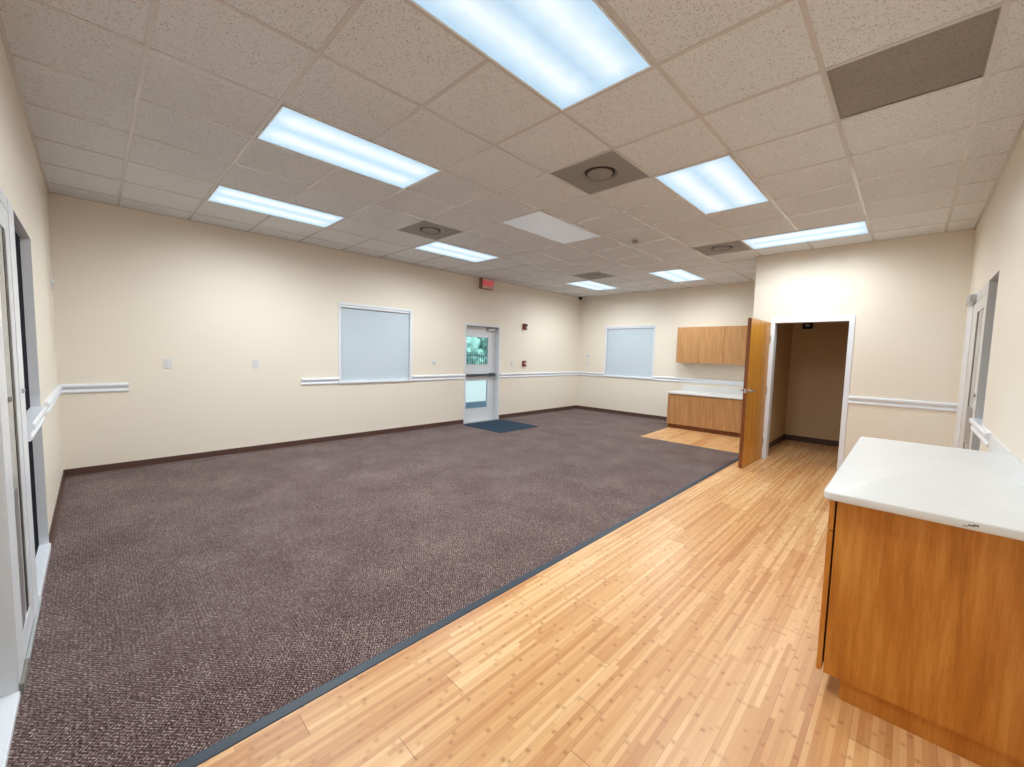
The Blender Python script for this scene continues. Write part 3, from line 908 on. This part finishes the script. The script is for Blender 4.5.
# ------------------------------------------------------------------ exit sign
t = thing('exit_sign', (XA, 5.375, 2.72), 'lit red EXIT sign fixed over the exit door under the ceiling', 'exit sign')
bm = bmesh.new(); box(bm, XA, XA+0.105, 5.22, 5.53, 2.722, H-0.006, 0.006); link('housing', bm, M['sign_side'], t)
bm = bmesh.new(); box(bm, XA+0.105, XA+0.112, 5.226, 5.524, 2.728, H-0.012, 0.002); link('face', bm, M['sign_face'], t)
cu = bpy.data.curves.new('lettering', 'FONT'); cu.body = 'EXIT'; cu.size = 0.14; cu.extrude = 0.002; cu.align_x = 'CENTER'; cu.align_y = 'CENTER'; cu.offset = 0.004
cu.materials.append(M['sign_red'])
tmp = bpy.data.objects.new('lettering_curve', cu); COL.objects.link(tmp)
bpy.context.view_layer.update()
me = bpy.data.meshes.new_from_object(tmp.evaluated_get(bpy.context.evaluated_depsgraph_get()))
bpy.data.objects.remove(tmp, do_unlink=True); bpy.data.curves.remove(cu)
me.name = 'lettering'
o = bpy.data.objects.new('lettering', me); COL.objects.link(o); o.parent = t
o.location = (0.115, 0.0, 0.104); o.rotation_euler = (math.pi/2, 0, math.pi/2)

# ------------------------------------------------------------------ wall devices
def plate_thing(name, loc, nrm, w, h, label, cat, kind):
    """flat wall plate; nrm 'x' faces +X on the west wall, 'y' faces -Y on the north wall, 'n' faces +Y on the south wall"""
    t = thing(name, loc, label, cat)
    L = Vector(loc)
    def pb(u0, u1, d0, d1, z0, z1, bev=0.002):
        bm = bmesh.new()
        if nrm == 'x': box(bm, L.x+d0, L.x+d1, L.y+u0, L.y+u1, L.z+z0, L.z+z1, bev)
        elif nrm == 'y': box(bm, L.x+u0, L.x+u1, L.y-d1, L.y-d0, L.z+z0, L.z+z1, bev)
        else: box(bm, L.x+u0, L.x+u1, L.y+d0, L.y+d1, L.z+z0, L.z+z1, bev)
        return bm
    link('cover_plate', pb(-w/2, w/2, 0, 0.007, -h/2, h/2), M['plastic'], t)
    if kind == 'switch':
        link('rocker', pb(-0.017, 0.017, 0.007, 0.012, -0.033, 0.033), M['plastic'], t)
        link('rocker_surround', pb(-0.021, 0.021, 0.0065, 0.0085, -0.037, 0.037, 0.0005), M['grid'], t)
    elif kind == 'outlet':
        for z in (-0.022, 0.022):
            r_ = link('socket', pb(-0.017, 0.017, 0.007, 0.010, z-0.015, z+0.015, 0.003), M['plastic'], t)
            bm = pb(-0.009, -0.006, 0.0095, 0.0105, z-0.006, z+0.006, 0); 
            link('slot', bm, M['black'], r_)
            link('slot', pb(0.006, 0.009, 0.0095, 0.0105, z-0.005, z+0.005, 0), M['black'], r_)
    elif kind == 'knob':
        bm = bmesh.new()
        ax = {'x': (1, 0, 0), 'y': (0, -1, 0), 'n': (0, 1, 0)}[nrm]
        lathe(bm, L+Vector(ax)*0.007, ax, [(0, 0), (0.03, 0), (0.028, 0.012), (0.02, 0.018), (0, 0.018)], 24)
        link('dial', bm, M['plastic'], t, True)
    return t
plate_thing('light_switch', (XA, 0.371, 1.222), 'x', 0.086, 0.118, 'white rocker switch plate alone on the bare stretch of the long wall', 'switch', 'switch')
plate_thing('wall_outlet', (XA, 1.283, 1.216), 'x', 0.074, 0.118, 'white double outlet plate on the long wall before the raised rail begins', 'outlet', 'outlet')
plate_thing('dimmer_dial', (XA, 4.154, 1.235), 'x', 0.080, 0.118, 'white round dial plate between the shaded window and the exit door', 'switch', 'knob')
plate_thing('light_switch', (XA, 6.217, 1.217), 'x', 0.074, 0.118, 'white switch plate just beyond the exit door frame, below the red alarms', 'switch', 'switch')
plate_thing('thermostat', (-5.575, YB, 1.432), 'y', 0.10, 0.12, 'upper small white plate in the far corner beside the shaded window', 'thermostat', 'knob')
plate_thing('light_switch', (-5.58, YB, 1.224), 'y', 0.074, 0.118, 'lower small white plate in the far corner, above the rail', 'switch', 'switch')
plate_thing('thermostat', (-5.62, YC, 2.02), 'n', 0.10, 0.14, 'narrow white plate high beside the near corner, past the glazed side door', 'thermostat', 'knob')

t = thing('fire_alarm_strobe', (XA, 6.592, 2.047), 'dark red alarm strobe with a white lens high beyond the exit door', 'fire alarm')
bm = bmesh.new(); box(bm, XA, XA+0.045, 6.592-0.062, 6.592+0.062, 2.047-0.066, 2.047+0.066, 0.008); link('housing', bm, M['red'], t)
bm = bmesh.new(); box(bm, XA+0.045, XA+0.075, 6.592-0.012, 6.592+0.050, 2.047-0.048, 2.047-0.002, 0.008); link('strobe_lens', bm, M['plastic'], t)
bm = bmesh.new(); box(bm, XA+0.045, XA+0.050, 6.592-0.05, 6.592+0.05, 2.047+0.012, 2.047+0.052, 0.002); link('sounder_grille', bm, M['black'], t)
t = thing('fire_alarm_pull', (XA, 6.600, 1.213), 'dark red pull station lower down below the alarm strobe', 'fire alarm')
bm = bmesh.new(); box(bm, XA, XA+0.040, 6.60-0.048, 6.60+0.048, 1.213-0.064, 1.213+0.064, 0.006); link('housing', bm, M['red'], t)
bm = bmesh.new(); box(bm, XA+0.040, XA+0.056, 6.60-0.036, 6.60+0.036, 1.213-0.012, 1.213+0.014, 0.003); link('pull_bar', bm, M['plastic'], t)

# ------------------------------------------------------------------ outside the exit door
bm = bmesh.new(); box(bm, -34, XA-T, -14, 34, -0.16, -0.02); struct('ground', bm, M['concrete'])
t = thing('metal_fence', (-15.5, 14.5, -0.02), 'low dark metal picket fence seen through the exit door glass', 'fence')
bm = bmesh.new()
for z in (0.15, 1.25): box(bm, -15.52, -15.48, 9.0, 21.0, z, z+0.04)
link('rail', bm, M['dark_metal'], t)
bm = bmesh.new()
for k in range(81): box(bm, -15.51, -15.49, 9.0+k*0.15, 9.02+k*0.15, -0.02, 1.38)
link('pickets', bm, M['dark_metal'], t)['kind'] = 'stuff'
bm = bmesh.new()
rnd = random.Random(3)
for k in range(70):
    c = Vector((-18.5+rnd.uniform(-0.8, 0.8), 8.5+rnd.random()*13.5, rnd.uniform(0.4, 4.2)))
    m4 = Matrix.Translation(c) @ Matrix.Diagonal((1, 1, rnd.uniform(0.7, 1.0), 1))
    r_ = bmesh.ops.create_icosphere(bm, subdivisions=3, radius=rnd.uniform(0.7, 1.15), matrix=m4)
    for vv in r_['verts']:
        vv.co += (vv.co-c).normalized()*rnd.uniform(-0.16, 0.16)
o = link('hedge', bm, M['leaf'])
tag(o, 'dense green hedge beyond the fence, seen through the exit door glass', 'hedge', kind='stuff')
